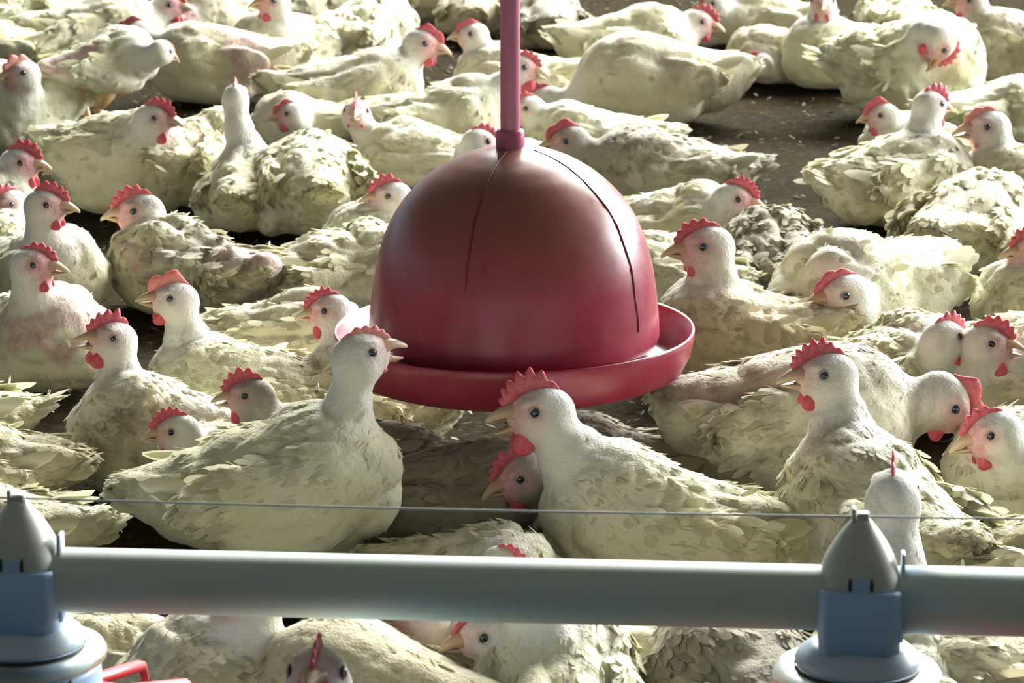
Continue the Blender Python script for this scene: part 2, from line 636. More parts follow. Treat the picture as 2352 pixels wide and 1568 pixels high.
def flow_field(P, B):
    Q = ((P - B['piv']) @ B['Rb']) / B['K'] + np.array([0, 0, .07])
    fx = -1 + 0 * Q[:, 0]
    down = .25 + .9 * sstep(.02, .10, Q[:, 0]) + .3 * sstep(.05, .0, Q[:, 2])
    side = np.sign(Q[:, 1]) * -.10
    D = np.stack([fx, side, -down + .35 * sstep(-.06, -.14, Q[:, 0])], 1) @ B['Rb'].T
    # neck: from the head down towards the body
    pts = B['npts']
    seg = pts[:-1] - pts[1:]
    seg /= np.linalg.norm(seg, axis=1)[:, None] + 1e-9
    mid = (pts[:-1] + pts[1:]) / 2
    dist = np.linalg.norm(P[:, None, :] - mid[None], axis=2) - np.asarray(B['nrad'][:-1])[None] * .9
    k = dist.argmin(1)
    near = dist.min(1)
    tt = (k + .5) / len(seg)
    wn = sstep(.02, .0, near) * sstep(.15, .5, tt)
    D = D * (1 - wn)[:, None] + seg[k] * wn[:, None]
    return D / (np.linalg.norm(D, axis=1)[:, None] + 1e-9), wn, Q

def unmarked(me):
    at = me.attributes.new('mark', 'FLOAT_COLOR', 'POINT')
    at.data.foreach_set('color', np.zeros(len(me.vertices) * 4, dtype=np.float32))
    return me

def soften(me, NB, amount):
    """vane normals leaned towards the body's own, as soft down is"""
    vn = np.zeros(len(me.vertices) * 3, dtype=np.float32)
    me.vertices.foreach_get('normal', vn)
    vn = vn.reshape(-1, 3)
    flip = np.sign((vn * NB).sum(1)); flip[flip == 0] = 1
    m = vn * flip[:, None] * (1 - amount) + NB * amount
    m /= np.linalg.norm(m, axis=1)[:, None] + 1e-9
    me.polygons.foreach_set('use_smooth', np.ones(len(me.polygons), dtype=bool))
    me.normals_split_custom_set_from_vertices(m.tolist())
    return me

BIRDS = []

def hen(label, bx, by, S, yaw, head=None, hyaw=None, hp=0, roll=0, hd=None, lift=0.0, bp=0.0, comb=.016, pts=6, pale=False,
        wat=1.0, gape=0.0, pink=.6, tint=.0, dirt=.25, bare=0.0, fat=1.0, ruff=1.0, neck=1.0, seed=None, legs=False, tail=1.0, br=0.0, ht=.76, ln=.95, hs=.86):
    seed = seed if seed is not None else len(BIRDS) * 7 + 11
    rng = random.Random(seed); npr = np.random.default_rng(seed)
    near = 2 if by > 850 else (1 if by > 350 else 0)
    if hyaw is None: hyaw = yaw
    c = at_height(bx, by, .066 * S * ht + lift)
    root = empty('chicken', (c.x, c.y, 0), math.radians(yaw), S)
    tag(root, label, 'chicken', 'broiler chickens on the litter floor')
    Ry = rot_z(math.radians(yaw))
    loc = np.array([c.x, c.y, 0.0])
    ll = lift / S
    B = {'lift': ll, 'fat': fat, 'K': np.array([BK * ln, BK, BK * ht]), 'piv': np.array([0, 0, .07 * BK * ht + ll]), 'Rb': rot_y(-math.radians(bp)) @ rot_x(math.radians(br))}
    toB = lambda q: (np.asarray(q, dtype=float) - np.array([0, 0, .07])) * B['K'] @ B['Rb'].T + B['piv']
    nb = toB((.072, 0, .085))
    nbw = Ry @ (nb * S) + loc
    if head is None:
        hl = toB((.150, .0, .100))
    else:
        dy = .045 * S * math.sin(math.radians(yaw)) if hd is None else hd
        for _ in range(16):                       # keep the head clear of the bird's own back
            hw = np.array(at_depth(head[0], head[1], nbw[1] + dy))
            hl = (Ry.T @ (hw - loc)) / S
            if body_sdf(hl[None], B, True)[0] > .030 * hs: break
            dy -= .012
    Rh = Ry.T @ head_matrix(hyaw, hp, roll)
    B['Rh'] = Rh; B['hs'] = hs
    B['hc'] = hl - Rh @ np.array([.004, 0, .004]) * hs
    hl = B['hc']
    p0 = toB((.040, 0, .072)); p3 = hl + Rh @ np.array([-.010, 0, -.012]) * hs
    dist = np.linalg.norm(p3 - p0)
    d0 = B['Rb'] @ np.array([.62, 0, .78])
    d1 = Rh @ np.array([.30, 0, .95]); d1 = d1 * .65 + .35 * (p3 - p0) / (dist + 1e-9); d1 /= np.linalg.norm(d1)
    B['npts'] = bezier(p0, p0 + d0 * dist * .42, p3 - d1 * dist * .36, p3, 11)
    tt = np.linspace(0, 1, 11)
    B['nrad'] = ((.058 - .026 * sstep(.1, .62, tt) - .0085 * sstep(.6, 1, tt)) * (1 - (1 - neck) * np.sin(np.pi * tt)) * (1 - (1 - hs) * sstep(.2, 1, tt))).tolist()
    if dist > .21 or dist < .05:
        print('NECK', label, round(float(dist), 3))
    # ---- body surface
    h = (.0062, .0052, .0042)[near]
    lo = np.minimum(np.minimum(np.array([-.20, -.105, -.01]), B['npts'].min(0) - .07), hl - .05)
    hi = np.maximum(np.maximum(np.array([.155, .105, .165]) + np.array([0, 0, ll]), B['npts'].max(0) + .07), hl + .05)
    if bp or br:
        lo -= .04; hi += .04
    lo[2] = max(lo[2], -.012)
    n = np.ceil((hi - lo) / h).astype(int) + 1
    gx, gy, gz = (lo[i] + np.arange(n[i]) * h for i in range(3))
    G = np.stack(np.meshgrid(gx, gy, gz, indexing='ij'), -1).reshape(-1, 3)
    f = body_sdf(G, B).reshape(n)
    V, F = surface_nets(f, lo, h)
    for _ in range(2):
        g = grad(V, B)
        d = body_sdf(V, B)
        g2 = (g * g).sum(1) + 1e-6
        V = V - np.clip(d / g2, -h, h)[:, None] * g
    Nn = grad(V, B); Nn /= np.linalg.norm(Nn, axis=1)[:, None] + 1e-9
    Hh = (V - B['hc']) @ Rh / hs
    rh = np.sqrt(((Hh / np.array([.045, .034, .038])) ** 2).sum(1))
    offhead = sstep(.85, 1.5, rh)
    D, wn, Q = flow_field(V, B)
    # lumps and folds of the plumage
    bodyw = offhead * (1 - .7 * wn)
    st = Q * np.array([.75, 1, 1])
    a1 = np.abs(vnoise(st, 17, seed)); a2 = np.abs(vnoise(st + .3, 36, seed + 1)); a3 = vnoise(Q, 90, seed + 2)
    disp = ruff * bodyw * (.0105 * (a1 ** .7 - .3) + .0050 * (a2 ** .7 - .35) + .0009 * a3) + wn * offhead * .0014 * vnoise(V, 70, seed + 3)
    disp *= sstep(.0, .02, V[:, 2]) if ll == 0 else 1
    V = V + Nn * disp[:, None]
    # ---- marks: bare skin of the face, bald patches
    hx, hy, hz = Hh[:, 0], Hh[:, 1], Hh[:, 2]
    inhead = sstep(1.25, .9, rh)
    face = sstep(-.012, .020, hx) * inhead
    ring = np.exp(-((np.sqrt((hx - .006) ** 2 + (hz - .005) ** 2) - .008) / .004) ** 2) * inhead
    lore = sstep(.012, .022, hx) * inhead
    skin = np.clip(face * pink * .75 + ring * pink * .7 + lore * .55 * (pink + .3), 0, 1)
    ear = np.exp(-(((hx + .010) / .006) ** 2 + ((hz + .004) / .008) ** 2)) * inhead * .5 * pink
    skin = np.clip(skin + ear, 0, 1)
    bn = vnoise(Q * np.array([.8, 1, 1]), 13, seed + 9) * .7 + vnoise(Q, 40, seed + 10) * .35
    bald = sstep(.62 - bare, .86 - bare, bn + .25 * sstep(.0, -.1, Q[:, 0])) * bodyw if bare > 0 else 0 * skin
    dark = np.exp(-((np.sqrt((hx - .006) ** 2 + (hz - .005) ** 2)) / .0068) ** 4) * inhead * .6
    me = mesh_from('chicken_body', V, F)
    white = np.clip(np.maximum(wn, 1 - offhead), 0, 1)
    col = np.stack([skin, bald, dark, white], 1).astype(np.float32)
    at = me.attributes.new('mark', 'FLOAT_COLOR', 'POINT')
    if len(at.data) == len(V):
        at.data.foreach_set('color', col.ravel())
    ocol = (tint, dirt, rng.random(), 1)
    bo = link('body', me, M_BODY, root); bo.color = ocol
    # ---- small contour feathers
    cnt = (800, 2000, 4200)[near]
    v0, v1, v2 = V[F[:, 0]], V[F[:, 1]], V[F[:, 2]]
    area = np.linalg.norm(np.cross(v1 - v0, v2 - v0), axis=1)
    fsk = (skin[F].mean(1) > .12) | (V[F][:, :, 2].mean(1) < .004) | (bald[F].mean(1) > .35) | (rh[F].mean(1) < 1.05)
    QF = Q[F].mean(1)
    wgt = area * np.where(fsk, 0, 1) * (.35 + .9 * wn[F].mean(1) + .9 * sstep(.05, .11, QF[:, 2]) + .5 * sstep(-.03, -.10, QF[:, 0]))
    pick = npr.choice(len(F), cnt, p=wgt / wgt.sum())
    uu, vv = npr.random(cnt)[:, None], npr.random(cnt)[:, None]
    A, Bq, Cq, Dq = (V[F[pick, i]] for i in range(4))
    P = (A * (1 - uu) + Bq * uu) * (1 - vv) + (Dq * (1 - uu) + Cq * uu) * vv
    NF = np.cross(v1 - v0, v2 - v0); NF /= np.linalg.norm(NF, axis=1)[:, None] + 1e-12
    PN = NF[pick]
    Df, wf, Qf = flow_field(P, B)
    wing = sstep(.045, .06, np.abs(Qf[:, 1])) * sstep(.05, .07, Qf[:, 2]) * sstep(.06, .03, Qf[:, 0])
    back = sstep(.10, .12, Qf[:, 2])
    Lh = (.0125 + .010 * wing + .005 * back) * (1 - .35 * wf) * npr.uniform(.75, 1.25, cnt)
    Wd = Lh * (.46 - .04 * wing - .08 * wf) * (1, 1, .86)[near]
    lift_a = np.radians(npr.uniform(.5, 3.6, cnt) * (1 + .4 * wf)) * (.6 + .4 * ruff)
    wild = npr.random(cnt) < .015 * ruff
    lift_a = np.where(wild, np.radians(npr.uniform(10, 26, cnt)), lift_a)
    down = npr.random(cnt) < np.array([.0, .30, .45])[near] * (.45 + .55 * wf)        # thin wisps of down between the contour feathers
    Wd = np.where(down, .0013, Wd); Lh = np.where(down, Lh * .75, Lh)
    lift_a = np.where(down, np.radians(npr.uniform(6, 22, cnt)), lift_a)
    Df = Df + npr.normal(0, .16, (cnt, 3))
    FV, FF, FN = vanes(P - PN * .0012, PN, Df, Lh, Wd, lift_a, np.where(wild, .1, .12))
    pm = mesh_from('plumage', FV, FF)
    pc = np.zeros((len(FV), 4), dtype=np.float32); pc[:, 3] = np.repeat(wf, len(FV) // cnt)
    pa_ = pm.attributes.new('mark', 'FLOAT_COLOR', 'POINT')
    if len(pa_.data) == len(FV): pa_.data.foreach_set('color', pc.ravel())
    fo = link('plumage', soften(pm, FN, .85), M_FEATHER, root); fo.color = ocol
    # ---- flight feathers of each wing, tail fan
    for s in (1, -1):
        k = 7
        fr = np.linspace(0, 1, k)
        base = np.stack([.010 - .085 * fr, s * (.078 - .016 * fr) * fat + s * .003, .056 + .050 * fr ** .8], 1)
        dirs = np.stack([-1 + 0 * fr, -s * (.14 + .10 * fr), .10 + .10 * fr], 1) + npr.normal(0, .05, (k, 3)) * ruff
        nn = np.stack([0 * fr, s * (1 - .2 * fr), .25 + .75 * fr], 1)
        nn /= np.linalg.norm(nn, axis=1)[:, None]
        wv, wf_, wn_ = vanes(toB(base), nn @ B['Rb'].T, dirs @ B['Rb'].T, (.078 - .012 * fr) * npr.uniform(.85, 1.1, k), .021 + 0 * fr, np.radians(4 + npr.uniform(0, 6, k)), .06 + 0 * fr)
        wo_ = link('wing_feathers', soften(unmarked(mesh_from('wing_feathers', wv, wf_)), wn_, .35), M_FEATHER, root); wo_.color = ocol
    k = 9
    a = np.linspace(-1, 1, k)
    base = np.stack([-.135 + 0 * a, .018 * a, .098 - .006 * np.abs(a)], 1)
    dirs = np.stack([-1 + 0 * a, .42 * a, .38 - .18 * np.abs(a)], 1) + npr.normal(0, .06, (k, 3)) * ruff
    nn = np.stack([.35 + 0 * a, .5 * a, .9 + 0 * a], 1); nn /= np.linalg.norm(nn, axis=1)[:, None]
    tv, tf, tn = vanes(toB(base), nn @ B['Rb'].T, dirs @ B['Rb'].T, .044 * tail * npr.uniform(.8, 1.15, k), .026 + 0 * a, np.radians(npr.uniform(-2, 7, k)), .10 + 0 * a)
    to = link('tail_feathers', unmarked(mesh_from('tail_feathers', tv, tf)), M_FEATHER, root); to.color = ocol
    # ---- head parts
    cm = link('comb', mesh_from('comb', *comb_mesh(rng, comb * 1.2, pts, droop=rng.uniform(-.15, .15))), M_COMB_PALE if pale else M_COMB, root); put_in_head(cm, B)
    for s in (1, -1):
        if wat > 0:
            wa = link('wattle', mesh_from('wattle', *wattle_mesh(s, wat)), M_COMB_PALE if pale and wat < .8 else M_WATTLE, root); put_in_head(wa, B)
        ey = link('eye', EYE_MESH, M_EYE, root); put_in_head(ey, B, (.006, s * .0200, .005), rot_z(math.radians(8 * s)))
        if near >= 1:
            el = link('eyelid', EYELID_MESH, M_LID, ey); el.location = (0, s * .0030, 0)
    ub = link('upper_beak', mesh_from('upper_beak', *beak_mesh(True, 0)), M_BEAK, root); put_in_head(ub, B)
    lb = link('lower_beak', mesh_from('lower_beak', *beak_mesh(False, math.radians(gape))), M_BEAK, root); put_in_head(lb, B)
    if near >= 1:
        for s in (1, -1):
            no = link('nostril', NOSTRIL_MESH, M_MOUTH, ub); no.location = (.0325, s * .0088, .0030); no.rotation_euler = (0, math.radians(22), math.radians(-16 * s))
    if gape > 8:
        tg = link('tongue', TONGUE_MESH, M_MOUTH, root); put_in_head(tg, B, (.024, 0, -.0085), rot_y(math.radians(gape * .55)))
    # ---- legs of a standing bird
    if legs:
        for s in (1, -1):
            hip = toB((-.005, s * .042, .03)); hock = np.array([-.035, s * .045, ll * .62 + .01]); foot = np.array([-.012, s * .047, .008])
            parts = [tube([hip, (hip + hock) / 2 + np.array([.004, 0, 0]), hock], [.026, .019, .010], 12), tube([hock, (hock + foot) / 2, foot], [.0095, .0075, .0085], 10)]
            lg = link('leg', mesh_from('leg', *join(parts[0], parts[1])), M_SHANK, root)
            for j, a in enumerate((-.45, 0, .45, math.pi)):
                ln = .045 if j < 3 else .02
                e = foot + np.array([math.cos(a) * ln, math.sin(a) * ln, -.004])
                tu = tube([foot, (foot + e) / 2 + np.array([0, 0, .004]), e], [.006, .0048, .002], 8)
                link('toe', mesh_from('toe', *tu), M_SHANK, lg)
    BIRDS.append((label, root))
    return root

M_SHANK = plain('shank_skin', (.62, .40, .20), .55, .2, 160)
# ------------------------------------------------------------------ litter floor
def litter_material():
    m, t, b = new_mat('brown_litter')
    tc = t.nodes.new('ShaderNodeTexCoord')
    v = tc.outputs['Object']
    n1 = noise_node(t, 7, 5, .6, v); n2 = noise_node(t, 85, 6, .7, v); n3 = noise_node(t, 300, 3, .7, v)
    a = ramp_node(t, n1.outputs['Fac'], [(.3, (.020, .016, .006)), (.7, (.050, .037, .015))]).outputs[0]
    c = ramp_node(t, n2.outputs['Fac'], [(.35, (.010, .008, .004)), (.55, (.045, .034, .015)), (.75, (.125, .095, .048))]).outputs[0]
    t.links.new(mixc(t, .6, a, c), b.inputs['Base Color'])
    b.inputs['Roughness'].default_value = 1.0
    b.inputs['Specular IOR Level'].default_value = .05
    h = math_node(t, 'ADD', n2.outputs['Fac'], math_node(t, 'MULTIPLY', n3.outputs['Fac'], .5))
    bump(t, b, h, 1.0, .012)
    return m

M_LITTER = litter_material()
nx, ny = 150, 170
gx = np.linspace(-2.6, 2.6, nx); gy = np.linspace(.4, 9.5, ny)
P = np.stack(np.meshgrid(gx, gy, [0.0], indexing='ij'), -1).reshape(-1, 3)
P[:, 2] = -.006 + .004 * vnoise(P, 5, 3) + .002 * vnoise(P, 22, 4)
ii = (np.arange(nx - 1)[:, None] * ny + np.arange(ny - 1)[None]).ravel()
floor = link('floor', mesh_from('floor', P, np.stack([ii, ii + ny, ii + ny + 1, ii + 1], 1)), M_LITTER)
tag(floor, 'dark brown litter floor between the chickens', 'floor', kind='structure')

# wood shavings and stray down scattered on the litter
rs = np.random.default_rng(5)
def scatter(name, label, cat, n, lmin, lmax, wr, mat):
    P = np.stack([rs.uniform(-1.6, 1.6, n), rs.uniform(1.9, 7.6, n), rs.uniform(.000, .004, n)], 1)
    a = rs.uniform(0, 2 * np.pi, n)
    D = np.stack([np.cos(a), np.sin(a), rs.normal(0, .15, n)], 1)
    Nn = np.stack([rs.normal(0, .3, n), rs.normal(0, .3, n), np.ones(n)], 1); Nn /= np.linalg.norm(Nn, axis=1)[:, None]
    l = rs.uniform(lmin, lmax, n)
    V, F, _ = vanes(P, Nn, D, l, l * wr, rs.uniform(0, .2, n), .1 * np.ones(n))
    o = link(name, mesh_from(name, V, F), mat)
    tag(o, label, cat, kind='stuff')
scatter('litter', 'brown wood shavings and straw bits lying on the floor', 'litter', 9000, .004, .016, .4, plain('shavings', (.065, .048, .023), .9, .6, 30))
scatter('down', 'stray pale down feathers lying on the brown litter', 'feathers', 260, .006, .022, .35, plain('stray_down', (.30, .28, .22), .9, .3, 30))

# ------------------------------------------------------------------ hanging bell drinker
def drinker_material():
    m, t, b = new_mat('red_drinker_plastic')
    tc = t.nodes.new('ShaderNodeTexCoord'); v = tc.outputs['Object']
    n = noise_node(t, 14, 4, .6, v)
    base = ramp_node(t, n.outputs['Fac'], [(.3, (.27, .022, .050)), (.7, (.33, .036, .070))]).outputs[0]
    # tan dust that has settled on the upward facing crown
    sp = t.nodes.new('ShaderNodeSeparateXYZ'); t.links.new(v, sp.inputs[0])
    mr = t.nodes.new('ShaderNodeMapRange'); mr.inputs['From Min'].default_value = .06; mr.inputs['From Max'].default_value = .20
    t.links.new(sp.outputs['Z'], mr.inputs['Value'])
    n2 = noise_node(t, 20, 5, .65, v)
    du = math_node(t, 'MULTIPLY', mr.outputs[0], math_node(t, 'ADD', math_node(t, 'MULTIPLY', n2.outputs['Fac'], .9), .25))
    base = mixc(t, du, base, (.20, .13, .08))
    # pale scratches and specks
    mp = t.nodes.new('ShaderNodeMapping'); mp.inputs['Scale'].default_value = (25, 25, 90); t.links.new(v, mp.inputs[0])
    n3 = noise_node(t, 3.0, 8, .75, mp.outputs[0])
    sc_ = ramp_node(t, n3.outputs['Fac'], [(.70, (0, 0, 0)), (.78, (1, 1, 1))]).outputs[0]
    base = mixc(t, math_node(t, 'MULTIPLY', sc_, .35), base, (.62, .30, .32))
    # brown streak that ran down from the coupler beside the right seam
    az = t.nodes.new('ShaderNodeMath'); az.operation = 'ARCTAN2'
    t.links.new(sp.outputs['X'], az.inputs[0]); t.links.new(math_node(t, 'MULTIPLY', sp.outputs['Y'], -1.0), az.inputs[1])
    nw = noise_node(t, 55, 4, .6, v)
    off = math_node(t, 'ABSOLUTE', math_node(t, 'ADD', math_node(t, 'SUBTRACT', az.outputs[0], .93), math_node(t, 'MULTIPLY', math_node(t, 'SUBTRACT', nw.outputs['Fac'], .5), .35)))
    wd = t.nodes.new('ShaderNodeMapRange'); wd.inputs['From Min'].default_value = .150; wd.inputs['From Max'].default_value = .208
    wd.inputs['To Min'].default_value = .0; wd.inputs['To Max'].default_value = .30
    t.links.new(sp.outputs['Z'], wd.inputs['Value'])
    st = math_node(t, 'MULTIPLY', math_node(t, 'SUBTRACT', wd.outputs[0], off), 14.0)
    stc = t.nodes.new('ShaderNodeClamp'); t.links.new(st, stc.inputs[0])
    base = mixc(t, stc.outputs[0], base, (.17, .045, .018))
    t.links.new(base, b.inputs['Base Color'])
    rr = ramp_node(t, n2.outputs['Fac'], [(.3, (.26, .26, .26)), (.75, (.42, .42, .42))]).outputs[0]
    t.links.new(rr, b.inputs['Roughness'])
    b.inputs['Specular IOR Level'].default_value = .55
    bump(t, b, n2.outputs['Fac'], .06, .004)
    return m

M_DRINK = drinker_material()
M_PINK = plain('pink_pipe_plastic', (.58, .20, .30), .32, .08, 30)
M_COUPLER = plain('red_coupler_plastic', (.45, .10, .17), .35, .15, 60)
M_CRACK = plain('dark_red_seam', (.16, .012, .022), .5, .3, 80)

pz = .200
dc = at_height(1181, 757, pz)
dr = empty('bell_drinker', (dc.x, dc.y, 0))
tag(dr, 'red hanging bell drinker with domed top and round trough', 'drinker')
def child(name, part, mat, parent, z=0.0):
    o = link(name, mesh_from(name, *part), mat, parent)
    o.location = (0, 0, z)
    return o
prof = [(.148, .000), (.1535, -.001), (.1548, .004), (.1545, .020), (.1525, .045), (.1505, .060), (.1480, .078), (.1440, .0955), (.1375, .116), (.1290, .135), (.1180, .152), (.1040, .1675), (.0870, .182), (.0660, .195), (.0430, .2045), (.0200, .2095), (.0150, .2105), (.0, .211)]
def smooth_profile(p, n=60):
    p = np.array(p); s = np.concatenate([[0], np.cumsum(np.linalg.norm(np.diff(p, axis=0), axis=1))])
    q = np.linspace(0, s[-1], n)
    a = np.stack([np.interp(q, s, p[:, 0]), np.interp(q, s, p[:, 1])], 1)
    for _ in range(2):
        a[1:-1] = (a[:-2] + 2 * a[1:-1] + a[2:]) / 4
    return a
sp_ = smooth_profile(prof)
dome = child('dome', lathe([(r, z) for r, z in sp_], 128), M_DRINK, dr, pz - .012)
pan = child('trough', lathe([(.0, -.029), (.150, -.030), (.166, -.033), (.176, -.026), (.1835, -.008), (.1885, .001), (.1915, .003), (.1925, .001), (.1920, -.006), (.1880, -.024), (.1800, -.0400), (.170, -.0445), (.1, -.046), (.0, -.046)], 128), M_DRINK, dr, pz)
pan.rotation_euler = (0, math.radians(-.5), 0)
def dome_point(az, h, out=.0):
    """az from the camera-facing side towards the right"""
    r = np.interp(h, sp_[:, 1][3:], sp_[:, 0][3:])
    return Vector(((r + out) * math.sin(az), -(r + out) * math.cos(az), h))
def meridian(name, az, h0, h1, rad, mat, wob, rng):
    hs = np.linspace(h0, h1, 40)
    pts = [dome_point(math.radians(az + wob * math.sin(i * .55) * rng.uniform(.4, 1)), h, .0002) for i, h in enumerate(hs)]
    rads = [rad * (.5 + .5 * math.sin(math.pi * min(1, .08 + i / 40))) * rng.uniform(.7, 1.2) for i in range(40)]
    return child(name, tube(pts, rads, 8), mat, dr, pz - .012)
rg = random.Random(4)
meridian('seam', 57, .030, .2085, .0014, M_CRACK, .5, rg)
meridian('seam', -20, .085, .209, .0011, M_CRACK, .15, rg)
cx = at_depth(1170, 300, dc.y).x - dc.x
child('coupler', lathe([(.0, .198), (.0145, .198), (.0150, .203), (.0150, .226), (.0140, .228), (.0108, .2285)], 40), M_COUPLER, dr, pz - .012)
hp_ = child('hanging_pipe', lathe([(.0104, .206), (.0104, 1.9), (0, 1.9)], 32), M_PINK, dr, pz - .012)
for o in dr.children:
    if o.name.startswith(('coupler', 'hanging')): o.location.x = cx * .8

# ------------------------------------------------------------------ feed line with its pan feeders
def pipe_material():
    m, t, b = new_mat('weathered_grey_pipe_cool_light')
    tc = t.nodes.new('ShaderNodeTexCoord'); v = tc.outputs['Object']
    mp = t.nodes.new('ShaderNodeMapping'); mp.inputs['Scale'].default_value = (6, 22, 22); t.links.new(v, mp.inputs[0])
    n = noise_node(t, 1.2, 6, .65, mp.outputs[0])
    r = ramp_node(t, n.outputs['Fac'], [(.30, (.50, .60, .56)), (.5, (.57, .65, .59)), (.62, (.52, .69, .73)), (.78, (.38, .57, .66))]).outputs[0]  # bluish tint and teal mottles put the cool front light into the colour
    n2 = noise_node(t, 60, 6, .75, v)
    s2 = ramp_node(t, n2.outputs['Fac'], [(.62, (0, 0, 0)), (.8, (1, 1, 1))]).outputs[0]
    t.links.new(mixc(t, math_node(t, 'MULTIPLY', s2, .4), r, (.15, .20, .21)), b.inputs['Base Color'])
    b.inputs['Roughness'].default_value = .6
    bump(t, b, n2.outputs['Fac'], .15, .001)
    return m
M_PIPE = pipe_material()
def blue_plastic(name, c1, c2):
    m, t, b = new_mat(name)
    tc = t.nodes.new('ShaderNodeTexCoord')
    n = noise_node(t, 30, 5, .65, tc.outputs['Object'])
    r = ramp_node(t, n.outputs['Fac'], [(.35, c1), (.72, c1), (.85, c2)])
    t.links.new(r.outputs[0], b.inputs['Base Color'])
    b.inputs['Roughness'].default_value = .42
    return m
M_BLUE = blue_plastic('blue_feeder_plastic', (.36, .56, .82), (.32, .44, .52))
M_CAP = plain('pale_cap_plastic', (.52, .55, .48), .45, .10, 40)
M_FLANGE = blue_plastic('pale_blue_flange', (.48, .60, .70), (.34, .38, .34))
M_SLOT = plain('dark_slot', (.015, .017, .02), .6, .1)
M_REDP = plain('red_feeder_plastic', (.60, .05, .06), .4, .15, 50)
M_DISH = plain('grey_feed_dish', (.26, .24, .19), .6, .2, 30)
M_WIRE = plain('dull_wire', (.30, .34, .34), .5, .15, 80)
M_STEEL = plain('galvanised_wire', (.55, .58, .56), .38, .15, 80, metal=.8)
mcl, tcl, bcl = new_mat('clear_dusty_plastic')
bcl.inputs['Base Color'].default_value = (.62, .64, .52, 1)
bcl.inputs['Roughness'].default_value = .35
bcl.inputs['Transmission Weight'].default_value = .75
bcl.inputs['IOR'].default_value = 1.1
M_CLEAR = mcl

PZ = .26
pa = at_height(0, 1327, PZ); pb = at_height(2352, 1383, PZ)
pdir = (pb - pa).normalized()
pang = math.atan2(pdir.y, pdir.x)
pl = pa - pdir * .5; pr = pb + pdir * .5
plen = (pr - pl).length
pipe = empty('feed_pipe', (pl.x, pl.y, PZ), pang)
tag(pipe, 'long grey feed pipe crossing in front of the chickens', 'pipe')
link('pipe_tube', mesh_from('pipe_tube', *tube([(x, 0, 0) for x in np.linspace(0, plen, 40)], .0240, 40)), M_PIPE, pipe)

def along(px):
    """distance along the pipe of image column px"""
    lo, hi = 0, plen
    for _ in range(40):
        mid = (lo + hi) / 2
        p = pl + pdir * mid
        d = p - Vector((0, 0, CAM_H))
        zc = d.y * math.cos(PITCH) - d.z * math.sin(PITCH)
        if 1176 + FPX * d.x / zc < px: lo = mid
        else: hi = mid
    return lo

s_sl = along(2072)
link('pipe_joint', mesh_from('pipe_joint', *tube([(s_sl - .002, 0, 0), (s_sl + .03, 0, 0), (plen, 0, 0)], .0251, 40)), M_PIPE, pipe)

